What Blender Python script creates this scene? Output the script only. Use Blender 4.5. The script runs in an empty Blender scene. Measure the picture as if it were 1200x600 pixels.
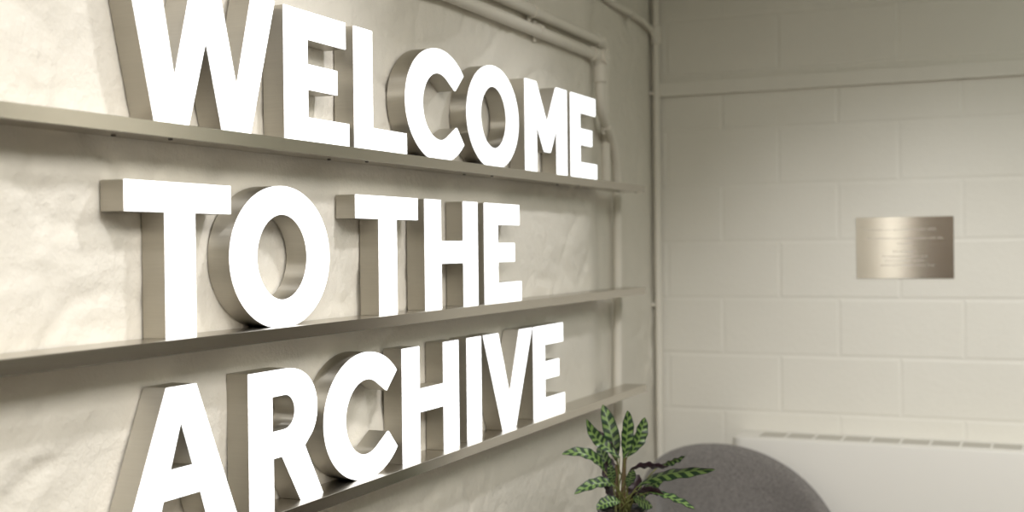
import bpy, bmesh, math, random
from mathutils import Vector, Matrix, noise
from mathutils.geometry import tessellate_polygon
random.seed(4)
scene = bpy.context.scene
COL = scene.collection
PI = math.pi

# ------------------------------------------------------------------ camera
F_PX, CX, CZ = 1448.71, 1.37832, 1.39866
YAW, PITCH, ROLL = 0.4146946, -0.0074683, -0.0112672
XF, XS = 0.0500, 0.0776                 # letter faces, shelf fronts (distance from the wall)
ZR = (1.60375, 1.25424, 0.91747)        # shelf tops
CAP = 0.2565                            # letter height
YB = 4.8936                             # back wall
def cam_axes():
    cy, sy, cp, sp = math.cos(YAW), math.sin(YAW), math.cos(PITCH), math.sin(PITCH)
    f = Vector((-sy*cp, cy*cp, sp)); r = Vector((cy, sy, 0)); u = r.cross(f)
    cr, sr = math.cos(ROLL), math.sin(ROLL)
    return r*cr+u*sr, u*cr-r*sr, f
CR, CU, CF = cam_axes()
CAM = Vector((CX, 0, CZ))
def at(px, py, axis, val):
    d = CF + CR*((px-600)/F_PX) - CU*((py-300)/F_PX)
    return CAM + d*((val-CAM[axis])/d[axis])
cd = bpy.data.cameras.new('camera'); cam = bpy.data.objects.new('camera', cd); COL.objects.link(cam)
m = Matrix((CR, CU, -CF)).transposed().to_4x4(); m.translation = CAM
cam.matrix_world = m
cd.sensor_width = 36; cd.lens = F_PX/1200*36
cd.clip_start = 0.05
cd.dof.use_dof = True; cd.dof.focus_distance = 2.45; cd.dof.aperture_fstop = 3.2
scene.camera = cam
scene.view_settings.view_transform = 'Standard'
scene.view_settings.look = 'None'
scene.view_settings.gamma = 1
scene.view_settings.use_curve_mapping = False
scene.view_settings.exposure = 0.24

# ------------------------------------------------------------------ helpers
def link(name, bm, mat, parent=None, smooth=None):
    me = bpy.data.meshes.new(name)
    bmesh.ops.recalc_face_normals(bm, faces=bm.faces)
    bm.to_mesh(me); bm.free()
    for mm in (mat if isinstance(mat, (list, tuple)) else [mat]): me.materials.append(mm)
    if smooth is not None:
        for p in me.polygons: p.use_smooth = True
        if smooth < 3.1: me.set_sharp_from_angle(angle=smooth)
    o = bpy.data.objects.new(name, me); COL.objects.link(o)
    if parent: 
        o.parent = parent
        o.location = -parent.location
    return o
def tag(o, label, cat, group=None):
    o['label'] = label; o['category'] = cat
    if group: o['group'] = group
    return o
def thing(name, label, cat, loc, group=None):
    o = bpy.data.objects.new(name, None); COL.objects.link(o); o.location = loc
    o.empty_display_size = 0.05
    return tag(o, label, cat, group)
def struct(name, bm, mat, smooth=None):
    o = link(name, bm, mat, None, smooth); o['kind'] = 'structure'; return o
def box(bm, lo, hi, bevel=0.0, seg=2):
    lo, hi = Vector(lo), Vector(hi)
    t = bmesh.new()
    bmesh.ops.create_cube(t, size=1, matrix=Matrix.Translation((lo+hi)/2) @ Matrix.Diagonal((*(hi-lo), 1)))
    if bevel: bmesh.ops.bevel(t, geom=t.edges[:], offset=bevel, segments=seg, profile=.5, affect='EDGES')
    me = bpy.data.meshes.new('tmp'); t.to_mesh(me); t.free(); bm.from_mesh(me); bpy.data.meshes.remove(me)
def tube(bm, pts, radius, n=14, caps=True):
    pts = [Vector(p) for p in pts]
    rad = radius if isinstance(radius, (list, tuple)) else [radius]*len(pts)
    rings = []; ref = None
    for i, p in enumerate(pts):
        t = (pts[min(i+1, len(pts)-1)]-pts[max(i-1, 0)]).normalized()
        if ref is None: ref = t.orthogonal().normalized()
        ref = (ref - t*ref.dot(t)).normalized(); b = t.cross(ref)
        rings.append([bm.verts.new(p+(ref*math.cos(2*PI*k/n)+b*math.sin(2*PI*k/n))*rad[i]) for k in range(n)])
    for a, c in zip(rings, rings[1:]):
        for k in range(n): bm.faces.new((a[k], a[(k+1) % n], c[(k+1) % n], c[k]))
    if caps: bm.faces.new(rings[0][::-1]); bm.faces.new(rings[-1])
def rounded(pts, r, seg=6):
    """polyline with its corners rounded"""
    pts = [Vector(p) for p in pts]; out = [pts[0]]
    for a, b, c in zip(pts, pts[1:], pts[2:]):
        d1, d2 = (a-b), (c-b); rr = min(r, d1.length*.45, d2.length*.45)
        p, q = b+d1.normalized()*rr, b+d2.normalized()*rr
        for k in range(seg+1):
            t = k/seg; out.append(p*(1-t)**2+b*2*t*(1-t)+q*t*t)
    out.append(pts[-1]); return out
def lathe(bm, prof, c, n=40):
    c = Vector(c); rings = []
    for r, z in prof:
        rings.append([bm.verts.new(c+Vector((r*math.cos(2*PI*k/n), r*math.sin(2*PI*k/n), z))) for k in range(n)])
    for a, b in zip(rings, rings[1:]):
        for k in range(n): bm.faces.new((a[k], a[(k+1) % n], b[(k+1) % n], b[k]))
    return rings

# ------------------------------------------------------------------ materials
class NT:
    def __init__(s, name):
        s.m = bpy.data.materials.new(name); s.m.use_nodes = True; s.t = s.m.node_tree
        s.bsdf = s.t.nodes['Principled BSDF']
    def n(s, kind, **kw):
        x = s.t.nodes.new(kind)
        for k, v in kw.items():
            if k.startswith('in_'): x.inputs[k[3:].replace('_', ' ')].default_value = v
            else: setattr(x, k, v)
        return x
    def l(s, a, b): s.t.links.new(a, b)
    def math(s, op, a, b=None, c=None):
        x = s.n('ShaderNodeMath', operation=op)
        for i, v in enumerate((a, b, c)):
            if v is None: continue
            if hasattr(v, 'is_linked') or hasattr(v, 'links'): s.l(v, x.inputs[i])
            else: x.inputs[i].default_value = v
        return x.outputs[0]
    def set(s, **kw):
        for k, v in kw.items(): s.bsdf.inputs[k.replace('_', ' ')].default_value = v
        return s
    def noise(s, scale, detail=4, stretch=(1, 1, 1), rough=.5):
        c = s.n('ShaderNodeTexCoord'); mp = s.n('ShaderNodeMapping'); mp.inputs['Scale'].default_value = stretch
        s.l(c.outputs['Object'], mp.inputs['Vector'])
        x = s.n('ShaderNodeTexNoise'); x.inputs['Scale'].default_value = scale; x.inputs['Detail'].default_value = detail
        x.inputs['Roughness'].default_value = rough
        s.l(mp.outputs[0], x.inputs['Vector']); return x.outputs['Fac']
    def bump(s, h, strength, dist=.001):
        b = s.n('ShaderNodeBump'); b.inputs['Strength'].default_value = strength; b.inputs['Distance'].default_value = dist
        s.l(h, b.inputs['Height']); s.l(b.outputs[0], s.bsdf.inputs['Normal'])
    def ramp(s, fac, stops, to='Base Color'):
        r = s.n('ShaderNodeValToRGB'); e = r.color_ramp.elements
        while len(e) < len(stops): e.new(.5)
        for q, (p, c) in zip(e, stops): q.position = p; q.color = (*c, 1)
        s.l(fac, r.inputs[0])
        if to: s.l(r.outputs[0], s.bsdf.inputs[to])
        return r.outputs[0]
def plain(name, col, rough=.5, metal=0, **kw):
    a = NT(name); a.set(Base_Color=(*col, 1), Roughness=rough, Metallic=metal, **kw); return a.m

def wall_paint(name, c1, c2, scale, strength, dist):
    a = NT(name); a.ramp(a.noise(2.2, 5), [(.3, c1), (.7, c2)]); a.set(Roughness=.55)
    a.bump(a.noise(scale, 6, rough=.6), strength, dist); return a.m
M_LEFT = wall_paint('cream_painted_plaster', (.725, .688, .608), (.775, .74, .665), 24, .62, .010)
M_BLOCK = wall_paint('cream_painted_block', (.72, .695, .622), (.755, .733, .662), 45, .30, .004)
M_PIPE = wall_paint('cream_painted_conduit', (.73, .695, .615), (.76, .725, .645), 50, .1, .001)
M_CEIL = plain('white_ceiling_paint', (.74, .71, .65), .8)
M_DARKWALL = plain('dark_brown_added_panel', (.085, .064, .046), .5)  # for the added door and dado that only show in steel reflections
M_BEIGE = plain('beige_wall_paint', (.66, .61, .51), .7)
a = NT('grey_floor_vinyl'); a.ramp(a.noise(30, 6), [(.3, (.085, .078, .068)), (.7, (.12, .11, .098))]); a.set(Roughness=.5); M_FLOOR = a.m

def steel(name, col, rough, stretch, strength=.10, tangent=None, aniso=.97):
    a = NT(name)
    if tangent:
        t = a.n('ShaderNodeCombineXYZ')
        for i in range(3): t.inputs[i].default_value = tangent[i]
        a.l(t.outputs[0], a.bsdf.inputs['Tangent']); a.set(Anisotropic=aniso)
    f = a.noise(1, 3, stretch)
    a.ramp(f, [(.25, tuple(c*.93 for c in col)), (.75, col)])
    r = a.n('ShaderNodeMapRange'); a.l(f, r.inputs[0]); r.inputs['To Min'].default_value = rough-.03; r.inputs['To Max'].default_value = rough+.03
    a.l(r.outputs[0], a.bsdf.inputs['Roughness']); a.set(Metallic=1.0)
    a.bump(f, strength, .0004)
    return a.m
M_SIDE = steel('brushed_steel_letter_side', (.54, .51, .445), .36, (14, 500, 500), .02, (1, 0, 0))
M_SHELF = steel('brushed_steel_shelf', (.55, .515, .455), .25, (500, 6, 500), .02, (.7071, 0, .7071), .5)
M_PLAQUE = steel('brushed_steel_plaque', (.66, .64, .59), .15, (5, 500, 700), .010, (0, 0, 1), .85)
M_SCREW = plain('dark_screw_head', (.10, .09, .08), .4, .8)
a = NT('lit_white_acrylic'); a.set(Base_Color=(.9, .9, .9, 1), Roughness=.3)
a.bsdf.inputs['Emission Color'].default_value = (.965, .985, 1, 1); a.bsdf.inputs['Emission Strength'].default_value = 1.35
M_FACE = a.m
M_ENGRAVE = plain('engraved_grey_lettering', (.58, .55, .50), .6)
M_HEAT = plain('white_enamel', (.735, .715, .665), .35)
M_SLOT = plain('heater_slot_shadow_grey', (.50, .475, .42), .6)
a = NT('grey_woven_wool'); 
w1 = a.noise(1, 3, (420, 420, 90)); w2 = a.noise(1, 3, (90, 90, 420))
f = a.math('MULTIPLY', a.math('ADD', w1, w2), .5)
a.ramp(f, [(.38, (.105, .097, .09)), (.62, (.235, .218, .205))]); a.set(Roughness=.95, Sheen_Weight=.25); a.bump(f, .4, .001); M_WOOL = a.m
M_WOOD = plain('oak_leg', (.35, .22, .11), .45)
M_TABLE = plain('white_laminate', (.7, .68, .64), .4)
M_POT = plain('black_pot_glaze', (.012, .012, .013), .35)
a = NT('dark_soil'); a.ramp(a.noise(150, 5), [(.35, (.008, .006, .004)), (.7, (.035, .025, .016))]); a.set(Roughness=1); M_SOIL = a.m
M_STEM = plain('plant_stem', (.16, .17, .05), .5)
M_SHEATH = plain('plant_sheath', (.12, .085, .04), .5)
M_PURPLE = plain('purple_leaf_underside', (.024, .008, .014), .45)
def leaf_mat():
    a = NT('patterned_green_leaf')
    uv = a.n('ShaderNodeUVMap'); sp = a.n('ShaderNodeSeparateXYZ'); a.l(uv.outputs[0], sp.inputs[0])
    u = a.math('MULTIPLY_ADD', sp.outputs[0], 2.0, -1.0); v = sp.outputs[1]
    au = a.math('ABSOLUTE', u)
    side = a.math('GREATER_THAN', u, 0.0)
    ph = a.math('MULTIPLY_ADD', side, PI*.9, 0)
    s = a.math('SINE', a.math('ADD', a.math('MULTIPLY_ADD', v, 44.0, ph), a.math('MULTIPLY', au, -3.2)))
    b1 = a.n('ShaderNodeMapRange', interpolation_type='SMOOTHSTEP'); a.l(s, b1.inputs[0]); b1.inputs[1].default_value = -.45; b1.inputs[2].default_value = .1
    lim = a.n('ShaderNodeMapRange', interpolation_type='SMOOTHSTEP'); a.l(au, lim.inputs[0]); lim.inputs[1].default_value = .03; lim.inputs[2].default_value = .14
    edge = a.n('ShaderNodeMapRange', interpolation_type='SMOOTHSTEP'); a.l(au, edge.inputs[0]); edge.inputs[1].default_value = .78; edge.inputs[2].default_value = .95
    mask = a.math('MAXIMUM', a.math('MULTIPLY', b1.outputs[0], lim.outputs[0]), edge.outputs[0])
    mx = a.ramp(mask, [(0, (.165, .265, .075)), (1, (.014, .040, .015))])
    a.set(Roughness=.38); a.bsdf.inputs['Subsurface Weight'].default_value = 0
    a.bump(s, .25, .001)
    return a.m
M_LEAF = leaf_mat()

# ------------------------------------------------------------------ room shell
def smooth(t): t = max(0, min(1, t)); return t*t*(3-2*t)
def wall_x(y):
    if y <= 3.74: return 0.0
    if y < 4.04: return -.056*smooth((y-3.74)/.30)
    return -.056 - .082*(y-4.04)/(YB-4.04)
def left_wall():
    bm = bmesh.new(); y0, y1, z0, z1 = -3.2, YB+.02, 0.0, 2.78
    ys = []; y = y0
    while y < y1: ys.append(y); y += .055 if y < .8 else .0105
    ys.append(y1)
    nz = 250; zs = [z0+(z1-z0)*k/nz for k in range(nz+1)]
    grid = []
    for y in ys:
        row = []
        for z in zs:
            p = Vector((0, y, z))
            patch = smooth((noise.noise(Vector((1, y*1.9, z*2.4)))+.10)*2.6)
            lump = max(0, noise.noise(Vector((9, y*4.2, z*7.5)))-.05)*.0065
            crease = (1-abs(noise.noise(Vector((5, y*3.1+z*2.2, z*5.5-y*1.3)))))**12*.0030
            pit = max(0, noise.noise(p*19+Vector((4, 4, 4)))-.25)*.0050
            d = noise.noise(p*4.0)*.0016 + lump*(.3+.7*patch) - crease*(.3+patch) + noise.noise(p*27)*.0010*(.25+patch) + noise.noise(Vector((7, y*16, z*34)))*.0009*patch - pit*patch
            row.append(bm.verts.new((wall_x(y)-.0038+max(-.0085, min(.0036, d*1.9)), y, z)))
        grid.append(row)
    for a, b in zip(grid, grid[1:]):
        for k in range(nz): bm.faces.new((a[k], b[k], b[k+1], a[k+1]))
    o = struct('wall_left', bm, M_LEFT, 3.14)
    return o
left_wall()
def back_wall():
    bm = bmesh.new(); x0, x1, z1 = -.17, 4.2, 2.78
    h, w, x_a = .2256, .4557, .1505           # course height, block length, a joint of the even courses
    zb = 1.1835                               # a bed joint
    vs = [bm.verts.new(p) for p in ((x0, YB+.0018, 0), (x1, YB+.0018, 0), (x1, YB+.0018, z1), (x0, YB+.0018, z1))]
    bm.faces.new(vs)
    k0 = -6
    for k in range(k0, 8):
        za, zc = max(zb+k*h, 0), min(zb+(k+1)*h, z1)
        if zc-za < .03: continue
        off = x_a + (0 if k % 2 else w/2)      # courses alternate
        j = math.floor((x0-off)/w)
        while off+j*w < x1:
            xa, xc = max(off+j*w, x0), min(off+(j+1)*w, x1); j += 1
            if xc-xa < .03: continue
            g, i = .002, .0115; d = random.uniform(-.0005, .0005)
            A = [bm.verts.new((x, YB+.0017, z)) for x, z in ((xa+g, za+g), (xc-g, za+g), (xc-g, zc-g), (xa+g, zc-g))]
            B = [bm.verts.new((x, YB+d, z)) for x, z in ((xa+i, za+i), (xc-i, za+i), (xc-i, zc-i), (xa+i, zc-i))]
            bm.faces.new(B)
            for q in range(4): bm.faces.new((A[q], A[(q+1) % 4], B[(q+1) % 4], B[q]))
    o = struct('wall_back', bm, M_BLOCK)
    return o
back_wall()
def slab(name, lo, hi, mat):
    bm = bmesh.new(); box(bm, lo, hi); return struct(name, bm, mat)
slab('floor', (-.3, -3.3, -.1), (4.3, YB+.15, 0), M_FLOOR)
slab('ceiling', (-.3, -3.3, 2.78), (4.3, YB+.15, 2.88), M_CEIL)
slab('wall_right', (4.2, -3.3, 0), (4.3, YB+.15, 2.78), plain('brown_wall_paint', (.34, .30, .24), .7))
slab('wall_front', (-.3, -3.3, 0), (4.3, -3.2, 2.78), M_BEIGE)
bm = bmesh.new(); box(bm, (.03, -3.2005, .005), (.93, -3.165, 2.10), .003)  # unseen dark door, added so the plaque's right side reflects something dark
for za, zb_ in ((.2, .95), (1.1, 1.95)):
    for xa, xb in ((.13, .44), (.52, .83)): box(bm, (xa, -3.17, za), (xb, -3.157, zb_), .004)
struct('added_reflection_door', bm, M_DARKWALL)
bm = bmesh.new(); box(bm, (1.46, YB-.018, .005), (4.2, YB+.001, 1.36), .003); box(bm, (1.46, YB-.030, 1.36), (4.2, YB+.001, 1.40), .004)  # unseen dark dado, added to darken reflections in the shelf fronts
for k in range(5): box(bm, (1.55+k*.53, YB-.026, .2), (1.97+k*.53, YB-.012, 1.26), .004)
struct('added_dark_dado', bm, M_DARKWALL)
bm = bmesh.new(); box(bm, (-.110, YB-.022, 2.0035), (4.2, YB+.001, 2.0625), .003)
struct('trim_1', bm, M_BLOCK)

# ------------------------------------------------------------------ conduits on the left wall and in the corner
R_C = .0165
def conduit(name, label, pts, r=R_C, rnd=.05, group='painted conduits'):
    root = thing(name, label, 'conduit', pts[-1], group)
    bm = bmesh.new(); tube(bm, rounded(pts, rnd, 8), r, 16)
    link('pipe', bm, M_PIPE, root, .8)
    return root
def saddle(root, c, axis, r=R_C):
    """clip round the pipe: a raised band with two ears screwed to the wall"""
    bm = bmesh.new(); c = Vector(c); ax = Vector(axis).normalized()
    tube(bm, [c-ax*.009, c+ax*.009], r+.003, 18)
    side = Vector((0, 0, 1)) if abs(ax.y) > .5 else Vector((0, 1, 0))
    e = c - Vector((r*.6, 0, 0))
    for s in (-1, 1):
        q = e+side*s*(r+.006); lo = Vector((q.x-.006, q.y-.007, q.z-.007)); hi = Vector((q.x+.001, q.y+.007, q.z+.007))
        box(bm, lo, hi, .002)
    link('saddle_clip', bm, M_PIPE, root, .6)
def P(px, py, x): return at(px, py, 0, x)
# lower conduit: along the wall, down an elbow, a set in the wall, behind the shelves to the floor
zl = 2.021
low = [(.0165, .2, zl), (.0165, 3.818, zl-.004), (.0165, 3.826, 1.845), (-.030, 4.08, 1.765), (-.046, 4.172, 1.66), (-.046, 4.168, 1.3), (-.046, 4.15, .85), (-.046, 4.145, .02)]
root = conduit('wall_conduit', 'cream painted conduit bending down from its inspection elbow to pass beside the shelf ends', low, rnd=.06)
bm = bmesh.new()
c = Vector((.018, 3.818, zl-.003))
tube(bm, rounded([c+Vector((0, -.075, 0)), c, c+Vector((0, 0, -.085))], .028, 6), .0215, 16)
tube(bm, [c+Vector((.006, -.004, -.004)), c+Vector((.030, -.004, -.004))], .026, 18)
tube(bm, [c+Vector((.030, -.004, -.004)), c+Vector((.034, -.004, -.004))], .006, 10)
link('inspection_elbow', bm, M_PIPE, root, .7)
for y in (2.2, 3.30): saddle(root, (.0165, y, zl), (0, 1, 0))
saddle(root, (-.005, 3.945, 1.802), (0, .95, -.3), R_C*.9)
# upper conduit
zu = 2.068
up = [(.0165, .2, zu+.008), (.0165, 3.85, zu+.001), (-.036, 3.99, zu-.003), (-.044, 4.035, 1.99), (-.050, 4.058, 1.85), (-.050, 4.062, 1.62)]
root = conduit('wall_conduit', 'cream painted conduit above the elbowed one, turning down where wall steps back', up, rnd=.05)
bm = bmesh.new()
tube(bm, rounded([(.0165, 3.80, zu+.001), (.0165, 3.85, zu+.001), (-.036, 3.99, zu-.003), (-.044, 4.035, 1.99)], .05, 8), .020, 16)
link('elbow', bm, M_PIPE, root, .8)
for y in (2.45, 3.26): saddle(root, (.0165, y, zu+.002), (0, 1, 0))
# high branch and the conduit in the corner
yc, xc = 4.868, -.112
b0, b1 = P(713, 0, wall_x(4.15)+.014), P(752, 23, wall_x(4.56)+.014)
hi = [Vector((.0135, .2, 2.275)), Vector((.0135, 3.72, 2.267)), Vector((wall_x(4.0)+.0135, 4.0, 2.264)), b0, b1, Vector((xc-.006, yc-.045, 2.272)), Vector((xc, yc-.008, 2.24))]
root = conduit('wall_conduit', 'cream painted conduit sloping in high up to join the corner conduit', hi, r=.013, rnd=.04)
saddle(root, b0*.35+b1*.65, (b1-b0), .013)
root = conduit('corner_conduit', 'thin cream painted vertical conduit running down the room corner', [(xc, yc, .02), (xc, yc, 1.2), (xc, yc, 2.775)], r=.0145)
bm = bmesh.new(); tube(bm, [(xc, yc, 2.215), (xc, yc, 2.222), (xc, yc, 2.29), (xc, yc, 2.297)], [.0155, .022, .022, .0155], 16)
link('junction_collar', bm, M_PIPE, root, .6)
for z in (2.02, 1.155, .35):
    bm = bmesh.new(); c = Vector((xc, yc, z))
    tube(bm, [c-Vector((0, 0, .008)), c+Vector((0, 0, .008))], .0175, 18)
    box(bm, (xc-.034, yc-.008, z-.008), (xc-.010, yc+.012, z+.008), .002)
    link('saddle_clip', bm, M_PIPE, root, .6)

# ------------------------------------------------------------------ shelves
Y0, Y1 = .35, 4.098
for word, zt in zip(('WELCOME', 'TO THE', 'ARCHIVE'), ZR):
    root = thing('wall_shelf', 'long brushed steel wall shelf carrying the lit word %s' % word, 'shelf', (0, Y1, zt), 'steel shelves of the sign')
    bm = bmesh.new(); box(bm, (-.0005, Y0, zt-.0045), (XS-.006, Y1, zt))
    link('shelf_board', bm, M_SHELF, root)
    bm = bmesh.new(); box(bm, (XS-.006, Y0, zt-.0235), (XS, Y1, zt+.0004), .0006, 2)
    link('front_lip', bm, M_SHELF, root)
    bm = bmesh.new(); box(bm, (-.0005, Y0+.001, zt-.0222), (XS-.006, Y1-.0012, zt-.0045))
    link('underside_panel', bm, M_SHELF, root)
    for k, (sy, sx) in enumerate([(y, x) for y in (.9, 1.53, 2.16, 2.79, 3.42, 3.98) for x in (.022, .052)]):
        bm = bmesh.new(); y = sy+(.1 if k % 2 else 0)
        tube(bm, [(sx, y, zt-.0225), (sx, y, zt-.0238), (sx, y, zt-.0246)], [.0042, .0040, .0026], 12)
        link('screw', bm, M_SCREW, root, .6)

# ------------------------------------------------------------------ letters (outlines in cap heights: along the shelf, up)
def arc(cx, cy, rx, ry, a0, a1, n):
    return [(cx+rx*math.cos(math.radians(a0+(a1-a0)*k/n)), cy+ry*math.sin(math.radians(a0+(a1-a0)*k/n))) for k in range(n+1)]
def flat(pts): return [(x, max(0.0, y)) for x, y in pts]
def sq(cx, cy, rx, ry, a0, a1, n, e=2.0):
    out = []
    for k in range(n+1):
        t = math.radians(a0+(a1-a0)*k/n); c, s = math.cos(t), math.sin(t)
        out.append((cx+rx*math.copysign(abs(c)**(2/e), c), cy+ry*math.copysign(abs(s)**(2/e), s)))
    return out
GL = {
 'W': [[(-.065, 1), (.224, 1), (.382, .29), (.584, 1), (.845, 1), (1.042, .31), (1.232, 1), (1.505, 1), (1.192, 0), (.882, 0), (.711, .61), (.512, 0), (.192, 0)]],
 'E': [[(0, 0), (.895, 0), (.895, .197), (.305, .197), (.305, .408), (.725, .408), (.725, .600), (.305, .600), (.305, .788), (.855, .788), (.855, 1), (0, 1)]],
 'L': [[(0, 0), (.865, 0), (.865, .197), (.285, .197), (.285, 1), (0, 1)]],
 'M': [[(0, 0), (.315, 0), (.315, .56), (.56, .25), (.735, .25), (.955, .575), (.955, 0), (1.27, 0), (1.27, 1), (.935, 1), (.640, .56), (.315, 1), (0, 1)]],
 'T': [[(.372, 0), (.664, 0), (.664, .807), (1.05, .807), (1.05, 1), (0, 1), (0, .807), (.372, .807)]],
 'H': [[(0, 0), (.305, 0), (.305, .413), (.788, .413), (.788, 0), (1.088, 0), (1.088, 1), (.788, 1), (.788, .622), (.305, .622), (.305, 1), (0, 1)]],
 'I': [[(0, 0), (.303, 0), (.303, 1), (0, 1)]],
 'V': [[(0, 1), (.345, 1), (.625, .325), (.900, 1), (1.225, 1), (.770, 0), (.455, 0)]],
 'A': [[(-.141, 0), (.155, 0), (.250, .285), (.632, .285), (.735, 0), (1.040, 0), (.592, 1), (.303, 1)], [(.322, .472), (.558, .472), (.438, .785)]],
 'R': [[(0, 0), (.283, 0), (.283, .362), (.402, .362), (.640, 0), (.932, 0), (.690, .402)] + sq(.45, .680, .415, .32, -35, 90, 16, 2.15) + [(0, 1)],
       [(.275, .555)] + sq(.43, .682, .145, .127, -90, 90, 14, 2.1) + [(.275, .809)]],
 'O': [flat(sq(.63, .505, .63, .52, 0, 360, 84)[:-1]), sq(.632, .505, .325, .312, 0, 360, 64)[:-1]],
 'C': [flat(sq(.645, .505, .645, .52, 39, 321, 64)) + [(.995, .328)] + sq(.645, .495, .335, .307, -52, -309, 48)[2:-2] + [(.972, .675)]],
}
GROUP = 'illuminated letters of the wall sign'
def letter(ch, y0, row, label, sx=1.0):
    z0 = ZR[row]; dz = .0004; loops = GL[ch]
    pts2 = [[(y0+u*CAP*sx, z0+dz+v*CAP) for u, v in lp] for lp in loops]
    ymid = sum(p[0] for p in pts2[0])/len(pts2[0])
    root = thing('illuminated_letter', label, 'letter', (XF/2, ymid, z0+dz), GROUP)
    def prism(xa, xb, cap_a=True):
        bm = bmesh.new()
        flatpts = [p for lp in pts2 for p in lp]
        A = [bm.verts.new((xa, y, z)) for y, z in flatpts]; B = [bm.verts.new((xb, y, z)) for y, z in flatpts]
        tris = tessellate_polygon([[Vector((y, z, 0)) for y, z in lp] for lp in pts2])
        for t in tris:
            bm.faces.new([B[i] for i in t])
            bm.faces.new([A[i] for i in reversed(t)])
        i0 = 0
        for lp in pts2:
            n = len(lp)
            for k in range(n):
                a, b = i0+k, i0+(k+1) % n
                bm.faces.new((A[a], A[b], B[b], B[a]))
            i0 += n
        return bm
    link('side_shell', prism(.0004, XF-.0035), M_SIDE, root, .5)
    link('lit_face', prism(XF-.0035, XF), M_FACE, root)
letter('W', 1.548, 0, 'lit white letter W that begins the word WELCOME on the top shelf')
letter('E', 1.965, 0, 'lit white letter E right after the W on the top shelf')
letter('L', 2.219, 0, 'lit white letter L in the middle of WELCOME, top shelf')
letter('C', 2.440, 0, 'lit white round letter C of WELCOME, beside the L on the top shelf')
letter('O', 2.755, 0, 'lit white ring letter O of WELCOME, between C and M on the top shelf', .98)
letter('M', 3.122, 0, 'lit white letter M of WELCOME, the only M on the sign', .955)
letter('E', 3.470, 0, 'lit white letter E that ends the word WELCOME on the top shelf', .97)
letter('T', 1.523, 1, 'lit white letter T that begins the word TO on the middle shelf')
letter('O', 1.790, 1, 'lit white large ring letter O of the word TO on the middle shelf')
letter('T', 2.219, 1, 'lit white letter T that begins the word THE on the middle shelf')
letter('H', 2.526, 1, 'lit white letter H of the word THE on the middle shelf')
letter('E', 2.850, 1, 'lit white letter E that ends the word THE on the middle shelf')
letter('A', 1.539, 2, 'lit white letter A that begins the word ARCHIVE on the bottom shelf')
letter('R', 1.840, 2, 'lit white letter R between A and C on the bottom shelf')
letter('C', 2.088, 2, 'lit white round letter C of ARCHIVE on the bottom shelf')
letter('H', 2.410, 2, 'lit white letter H of ARCHIVE, beside the C on the bottom shelf')
letter('I', 2.740, 2, 'lit white single stroke letter I on the bottom shelf')
letter('V', 2.835, 2, 'lit white letter V pointing down on the bottom shelf')
letter('E', 3.163, 2, 'lit white letter E that ends the word ARCHIVE on the bottom shelf')

# ------------------------------------------------------------------ plaque
pl0, pl1 = at(1003.7, 326.5, 1, YB-.004), at(1117.5, 253.0, 1, YB-.004)
root = thing('wall_plaque', 'brushed steel engraved plaque fixed to the block wall at right', 'plaque', ((pl0.x+pl1.x)/2, YB, pl0.z))
bm = bmesh.new(); box(bm, (pl0.x, YB-.0045, pl0.z), (pl1.x, YB+.0008, pl1.z), .0008, 1)
o = link('plate', bm, M_PLAQUE, root)
LINES = [(269.6, 1011, 1097, 'This archive was opened in October 2022'), (279.6, 1016, 1105, 'The collection was made possible with the'),
         (285.1, 1051, 1070, 'support of'), (294.7, 1046, 1075, 'the members,'), (300.4, 1034, 1086, 'the staff and volunteers and'),
         (305.3, 1037, 1083, 'the friends of the archive'), (310.7, 1032, 1095, 'and by a grant from the Library Trust')]
# text is left in one part: the engraved wording
dg = bpy.context.evaluated_depsgraph_get()
for py, xa, xb, s in LINES:
    cu = bpy.data.curves.new('words', 'FONT'); cu.body = s; cu.size = .0125; cu.align_x = 'CENTER'; cu.extrude = .00025; cu.resolution_u = 2
    to = bpy.data.objects.new('words', cu); COL.objects.link(to)
    bpy.context.view_layer.update(); dg = bpy.context.evaluated_depsgraph_get()
    me = bpy.data.meshes.new_from_object(to.evaluated_get(dg))
    A, B = at(xa, py+1.2, 1, YB-.005), at(xb, py+1.2, 1, YB-.005)
    w = max(v.co.x for v in me.vertices)-min(v.co.x for v in me.vertices); k = (B.x-A.x)/w
    me.transform(Matrix.Translation(((A.x+B.x)/2, YB-.0047, A.z)) @ Matrix.Rotation(PI/2, 4, 'X') @ Matrix.Diagonal((k, min(1.0, k*1.25), 1, 1)))
    bmt = bmesh.new(); bmt.from_mesh(me); bpy.data.meshes.remove(me)
    link('text_line', bmt, M_ENGRAVE, root)
    bpy.data.objects.remove(to); bpy.data.curves.remove(cu)

# ------------------------------------------------------------------ wall heater
hx0, hx1, hy0, hy1, hz0, hz1 = .222, 1.43, YB-.195, YB-.002, .075, .656
root = thing('wall_heater', 'long white wall heater with slotted top below the steel plaque', 'heater', ((hx0+hx1)/2, YB-.06, hz0))
bm = bmesh.new()
def plan(off):                                     # rounded front corners
    r = .05-off; L = []
    for k in range(9): t = PI+PI/2*k/8; L.append((hx0+.05+r*math.cos(t), hy0+.05+r*math.sin(t)))
    for k in range(9): t = 1.5*PI+PI/2*k/8; L.append((hx1-.05+r*math.cos(t), hy0+.05+r*math.sin(t)))
    L += [(hx1-off, hy1), (hx0+off, hy1)]
    return L
rings = []
for z, off in ((hz0, .004), (hz0+.006, 0), (hz1-.012, 0), (hz1-.005, .0018), (hz1-.0012, .006), (hz1, .012)):
    rings.append([bm.verts.new((x, y, z)) for x, y in plan(off)])
for a_, b_ in zip(rings, rings[1:]):
    n = len(a_)
    for k in range(n): bm.faces.new((a_[k], a_[(k+1) % n], b_[(k+1) % n], b_[k]))
bm.faces.new(rings[0][::-1]); bm.faces.new(rings[-1])
link('casing', bm, M_HEAT, root, .5)
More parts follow.
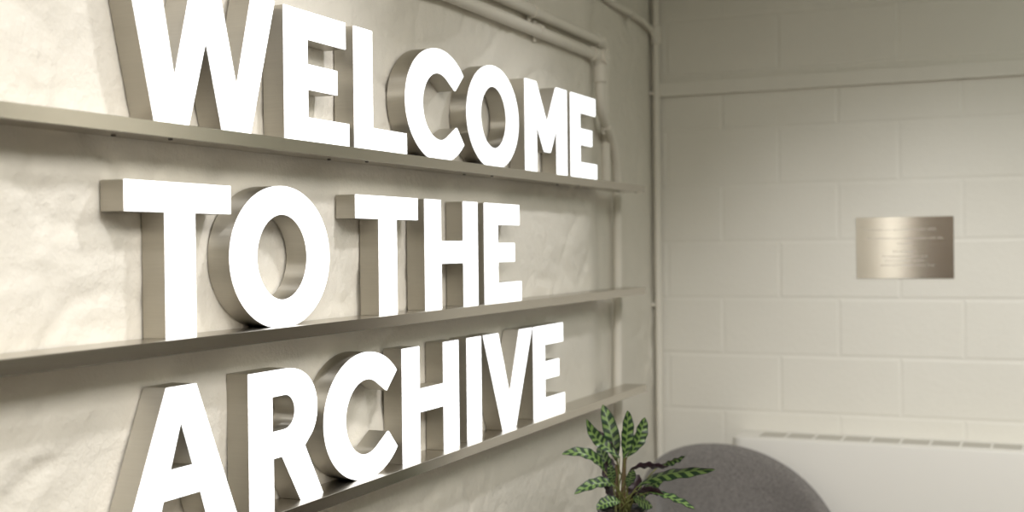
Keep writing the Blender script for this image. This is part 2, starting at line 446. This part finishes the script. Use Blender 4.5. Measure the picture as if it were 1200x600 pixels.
bm = bmesh.new(); bmf = bmesh.new()
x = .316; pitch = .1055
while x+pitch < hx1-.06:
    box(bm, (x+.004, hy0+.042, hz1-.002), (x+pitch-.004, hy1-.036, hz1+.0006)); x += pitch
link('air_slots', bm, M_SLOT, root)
for ya, yb in ((hy0+.036, hy0+.042), (hy1-.036, hy1-.030)): box(bmf, (.300, ya, hz1-.001), (x+.01, yb, hz1+.0010), .0004)
xx = .316
while xx < x+.01: box(bmf, (xx-.0045, hy0+.038, hz1-.001), (xx+.0045, hy1-.032, hz1+.0012), .0004); xx += pitch
link('grille', bmf, M_HEAT, root, .5)
bm = bmesh.new(); box(bm, (hx0+.09, hy0+.02, 0), (hx1-.09, hy1, hz0+.004), .003)
link('plinth', bm, M_HEAT, root)

# ------------------------------------------------------------------ tub chair in the corner
cx_, cy_, R_ = .378, 4.28, .37
A0 = math.radians(135)-.145
def rim_h(th): return .65-.093*abs(th-.069)**2.182
root = thing('tub_chair', 'grey fabric tub chair with rounded back in front of the heater', 'chair', (cx_, cy_, 0))
bm = bmesh.new(); NTH = 72; secs = []
for k in range(NTH+1):
    th = -1.72+3.44*k/NTH; d = Vector((math.cos(A0+th), math.sin(A0+th), 0)); h = rim_h(th); zb = .20
    prof = [(R_-.075, zb+.012), (R_-.085, zb), (R_-.012, zb), (R_-.002, zb+.012), (R_, zb+.06), (R_, h-.034), (R_-.003, h-.016), (R_-.012, h-.005), (R_-.026, h), (R_-.040, h-.003), (R_-.052, h-.012), (R_-.060, h-.030), (R_-.066, h-.10 if h-.10 > zb+.05 else zb+.05)]
    secs.append([bm.verts.new(Vector((cx_, cy_, 0))+d*r+Vector((0, 0, z))) for r, z in prof])
n = len(secs[0])
for a_, b_ in zip(secs, secs[1:]):
    for q in range(n): bm.faces.new((a_[q], a_[(q+1) % n], b_[(q+1) % n], b_[q]))
bm.faces.new(secs[0][::-1]); bm.faces.new(secs[-1])
link('back_shell', bm, M_WOOL, root, 1.2)
bm = bmesh.new()
lathe(bm, [(.001, .21), (.25, .21), (.282, .225), (.288, .26), (.288, .34), (.278, .365), (.25, .378), (.001, .385)], (cx_, cy_, 0), 48)
link('seat_cushion', bm, M_WOOL, root, 1.2)
for k in range(4):
    d = Vector((math.cos(A0+PI/4+k*PI/2), math.sin(A0+PI/4+k*PI/2), 0)); c = Vector((cx_, cy_, 0))
    bm = bmesh.new(); tube(bm, [c+d*.29+Vector((0, 0, 0)), c+d*.235+Vector((0, 0, .212))], [.011, .019], 14)
    link('leg', bm, M_WOOD, root, .8)

# ------------------------------------------------------------------ potted plant on a side table
PY_ = 2.95
pc = at(729, 597, 1, PY_)
pcx, pcy, rimz = pc.x, PY_, pc.z
zt = rimz-.125
root = thing('side_table', 'small round white side table under the potted plant', 'table', (pcx, pcy, 0))
bm = bmesh.new(); lathe(bm, [(.001, zt-.018), (.185, zt-.018), (.192, zt-.012), (.192, zt-.004), (.188, zt), (.001, zt)], (pcx, pcy, 0), 56)
link('table_top', bm, M_TABLE, root, .6)
bm = bmesh.new(); lathe(bm, [(.017, .012), (.017, zt-.016)], (pcx, pcy, 0), 24); link('column', bm, M_POT, root, .8)
bm = bmesh.new(); lathe(bm, [(.001, 0), (.15, 0), (.152, .004), (.14, .012), (.02, .016), (.001, .016)], (pcx, pcy, 0), 48); link('base', bm, M_POT, root, .6)

root = thing('potted_plant', 'patterned green leafy houseplant in a small black pot by the chair', 'plant', (pcx, pcy, zt))
bm = bmesh.new(); lathe(bm, [(.001, zt+.0005), (.048, zt+.0005), (.051, zt+.004), (.0625, rimz-.002), (.0632, rimz+.001), (.0600, rimz+.002), (.0545, rimz-.004), (.0535, rimz-.02), (.001, rimz-.02)], (pcx, pcy, 0), 48)
link('pot', bm, M_POT, root, .7)
bm = bmesh.new(); rr = lathe(bm, [(.0538, rimz-.012), (.04, rimz-.006), (.02, rimz-.003), (.001, rimz-.002)], (pcx, pcy, 0), 32)
for ring in rr:
    for v in ring: v.co.z += random.uniform(-.002, .002)
link('soil', bm, M_SOIL, root, 3.1)
view = CF.copy()
def bez(pts, t):
    pts = [Vector(p) for p in pts]
    while len(pts) > 1: pts = [a_*(1-t)+b_*t for a_, b_ in zip(pts, pts[1:])]
    return pts[0]
def leaf(px, wpx, depths, half=.0165, flip=False, twist=None, wave=.0022, ph=0., back=False, tip=.12):
    """px: base, (middle ...), tip as seen; depths: distance offsets of those points from the pot's own distance"""
    ctrl = [at(x, y, 1, PY_+d) for (x, y), d in zip(px, depths)]
    dist = (ctrl[0]-CAM).length
    hp = wpx*.5*dist/F_PX                         # half width seen
    half = max(half, hp*1.02)
    cr_ = min(1, hp/half); ang = math.acos(cr_)*(1 if twist is None else twist)
    N, K = 26, 8
    bm = bmesh.new(); uvl = bm.loops.layers.uv.new('UVMap')
    top = []; bot = []
    for i in range(N+1):
        t = i/N; c = bez(ctrl, t); tg = (bez(ctrl, min(1, t+.02))-bez(ctrl, max(0, t-.02))).normalized()
        vd = (c-CAM).normalized()
        sd = tg.cross(vd); sd = sd.normalized() if sd.length > 1e-4 else CR.copy()
        nm = sd.cross(tg).normalized()              # towards the viewer or away
        if nm.dot(vd) > 0: nm = -nm
        side = sd*math.cos(ang)+nm*math.sin(ang); up_ = nm*math.cos(ang)-sd*math.sin(ang)
        if flip: side, up_ = -side, -up_
        w = half*max(.03, min(1, (t/.42+.06)**.75)*(1 if t < .5 else (1-((t-.5)/.5)**2.6)**.75))
        rt, rb = [], []
        for k in range(K+1):
            u = -1+2*k/K
            z = half*.30*abs(u)**1.4*(w/half) + wave*math.sin(t*26+ph+(1.3 if u > 0 else 0))*abs(u)**1.5*(w/half)
            p = c+side*(u*w)+up_*z
            rt.append(bm.verts.new(p+up_*.0004)); rb.append(bm.verts.new(p-up_*.0004))
        top.append(rt); bot.append(rb)
    def uvset(f, co):
        for lp, q in zip(f.loops, co): lp[uvl].uv = q
    for i in range(N):
        for k in range(K):
            co = [(k/K, i/N), ((k+1)/K, i/N), ((k+1)/K, (i+1)/N), (k/K, (i+1)/N)]
            f = bm.faces.new((top[i][k], top[i][k+1], top[i+1][k+1], top[i+1][k])); f.material_index = 0; uvset(f, co)
            f = bm.faces.new((bot[i][k], bot[i+1][k], bot[i+1][k+1], bot[i][k+1])); f.material_index = 1
        for k in (0, K):
            f = bm.faces.new((top[i][k], top[i+1][k], bot[i+1][k], bot[i][k])); f.material_index = 1
    for i in (0, N):
        for k in range(K):
            f = bm.faces.new((top[i][k], top[i][k+1], bot[i][k+1], bot[i][k])); f.material_index = 1
    link('leaf', bm, [M_LEAF, M_PURPLE], root, 1.2)
    return ctrl[0]
crown = Vector((pcx, pcy, rimz-.006))
def stem(p, dx, dy, r=.0016, mat=None, name='stem'):
    b = crown+Vector((dx, dy, 0)); q = Vector(p); mid = b*.45+q*.55; mid.x = b.x*.65+q.x*.35; mid.y = b.y*.6+q.y*.4
    bm = bmesh.new(); pts = [bez([b, mid, q], k/10) for k in range(11)]
    tube(bm, pts, [r*(1.3-.4*k/10) for k in range(11)], 8)
    link(name, bm, mat or M_STEM, root, 1.2)
LV = [  # outline points (base .. tip), width, depth offsets, options
 ([(722, 540), (719, 512), (706, 474)], 17.5, (.01, .02, .03), dict(ph=.3)),
 ([(726, 537), (706, 517), (698, 522), (687, 491)], 14, (-.01, -.02, -.03, -.05), dict(ph=1.)),
 ([(723, 530), (713, 517), (702, 505)], 5.5, (.012, .008, 0), dict(flip=True, half=.008, twist=.8)),
 ([(731, 537), (736, 512), (735.4, 481)], 14, (-.02, -.02, -.02), dict(ph=2.)),
 ([(735, 535), (752, 517), (750, 506), (756, 489)], 14, (.02, .03, .04, .05), dict(ph=4., half=.017)),
 ([(708, 552), (702, 536), (684, 526), (658.5, 532.5)], 11.5, (-.02, -.05, -.08, -.10), dict(ph=.5)),
 ([(722, 570), (710, 562), (695, 566), (673, 579)], 12, (-.03, -.05, -.08, -.12), dict(ph=3.)),
 ([(717, 558), (711, 541), (701, 523)], 15, (.03, .04, .06), dict(flip=False, half=.019, twist=-1)),
 ([(719, 566), (715.5, 555), (714.5, 543)], 10, (-.06, -.09, -.11), dict(half=.011)),
 ([(738, 552), (752, 542), (766, 549), (783, 547)], 6.5, (-.03, -.03, -.02, -.02), dict(flip=True, half=.012, wave=.003)),
 ([(747, 570), (770, 553), (800, 552.5), (838, 550)], 11.5, (-.04, -.04, -.03, 0), dict(ph=2.2, half=.017)),
 ([(771, 547), (785, 541), (803, 534)], 6, (.06, .08, .10), dict(half=.014)),
 ([(746, 575), (760, 571), (779, 560)], 9, (.0, .02, .05), dict(ph=1.4)),
 ([(747, 578), (758, 574), (768, 576), (779, 581)], 8, (-.05, -.06, -.07, -.08), dict(flip=True, half=.014)),
 ([(760, 577), (776, 578), (795, 587), (814, 597)], 7, (-.062, -.08, -.10, -.12), dict(twist=-1, half=.013)),
 ([(742, 584), (752, 586), (765, 594)], 12, (-.06, -.09, -.12), dict(ph=5.)),
 ([(727, 588), (714, 585), (699, 597)], 13, (-.05, -.08, -.10), dict(ph=2.6)),
 ([(736, 570), (738, 560), (742, 550)], 10, (-.05, -.07, -.08), dict(half=.012)),
 ([(738, 590), (745, 570), (749, 556)], 15, (.03, .04, .06), dict(flip=True, half=.018)),  # from here on, flipped leaves' dark undersides stand in for shade inside the plant
 ([(717, 588), (718, 573), (713, 556)], 12, (.03, .05, .06), dict(flip=True, half=.018)),
 ([(724, 556), (714, 545), (704, 528)], 15, (.035, .05, .07), dict(flip=True, half=.019)),
 ([(722, 572), (712, 556), (712, 540)], 14, (.02, .03, .04), dict(flip=True, half=.018)),
 ([(728, 592), (718, 584), (709, 586)], 12, (.02, .0, -.03), dict(flip=True, half=.016)),
 ([(733, 592), (742, 582), (752, 584)], 13, (.02, .02, .0), dict(flip=True, half=.016)),
 ([(736, 590), (752, 578), (763, 570)], 10, (.04, .06, .08), dict(half=.016)),
]
for i, (pp, w, dd, kw) in enumerate(LV):
    b = leaf(pp, w, dd, **kw)
    a_ = i*2.4; stem(b, .020*math.cos(a_), .020*math.sin(a_), .0017)
stem(at(732, 536, 1, PY_-.01), .004, -.006, .0055, M_SHEATH, 'sheath')
stem(at(722, 545, 1, PY_), -.012, .004, .004, M_SHEATH, 'sheath')

# ------------------------------------------------------------------ lights
def spot(name, loc, aim, watts, angle, blend=1., col=(1, .90, .76), rad=.06):
    l = bpy.data.lights.new(name, 'SPOT'); l.energy = watts; l.spot_size = math.radians(angle); l.spot_blend = blend; l.color = col; l.shadow_soft_size = rad
    o = bpy.data.objects.new(name, l); COL.objects.link(o); o.location = loc
    o.rotation_euler = (Vector(aim)-Vector(loc)).to_track_quat('-Z', 'Y').to_euler()
    return o
def area(name, loc, aim, watts, sx, sy, col):
    l = bpy.data.lights.new(name, 'AREA'); l.energy = watts; l.shape = 'RECTANGLE'; l.size = sx; l.size_y = sy; l.color = col
    o = bpy.data.objects.new(name, l); COL.objects.link(o); o.location = loc
    o.rotation_euler = (Vector(aim)-Vector(loc)).to_track_quat('-Z', 'Y').to_euler()
WHITE, WARM = (1, .99, 1.0), (1, .97, .915)
spot('unseen_spot_light', (.90, .95, 2.45), (0, 1.15, 1.15), 26, 85, 1., WHITE)
spot('unseen_spot_light', (.90, 2.20, 2.45), (0, 1.85, 1.00), 30, 85, 1., WHITE)
spot('unseen_spot_light', (.95, 3.45, 2.45), (0, 3.0, .8), 34, 78, 1., WHITE)
spot('unseen_spot_light', (1.6, 2.2, 2.6), (.95, YB, .35), 165, 58, 1., WHITE)  # unseen spot added to brighten the lower back wall
for yy in (-1.65, -2.15, -2.7): spot('unseen_spot_light', (.80, yy, 2.6), (0, yy-.1, 1.2), 220, 62, .5, WHITE)  # added behind the camera: brightens the wall for the plaque's reflected streak
area('added_bounce_fill', (2.2, .3, 2.74), (2.2, .3, 0), 108, 1.2, 3.4, WARM)  # added soft fill standing in for bounced room light
spot('unseen_spot_light', (3.4, 3.5, 2.6), (3.45, YB, 1.95), 150, 70, .7, WARM)  # added to brighten the unseen wall that the top shelf front reflects
area('added_cool_fill', (3.0, 3.6, 2.74), (2.2, 4.4, 0), 8, .8, .8, (.66, 1, .82))  # faint greenish fill, added to tint the upper right back wall
w = bpy.data.worlds.new('world'); scene.world = w; w.use_nodes = True
w.node_tree.nodes['Background'].inputs[0].default_value = (.02, .019, .017, 1)
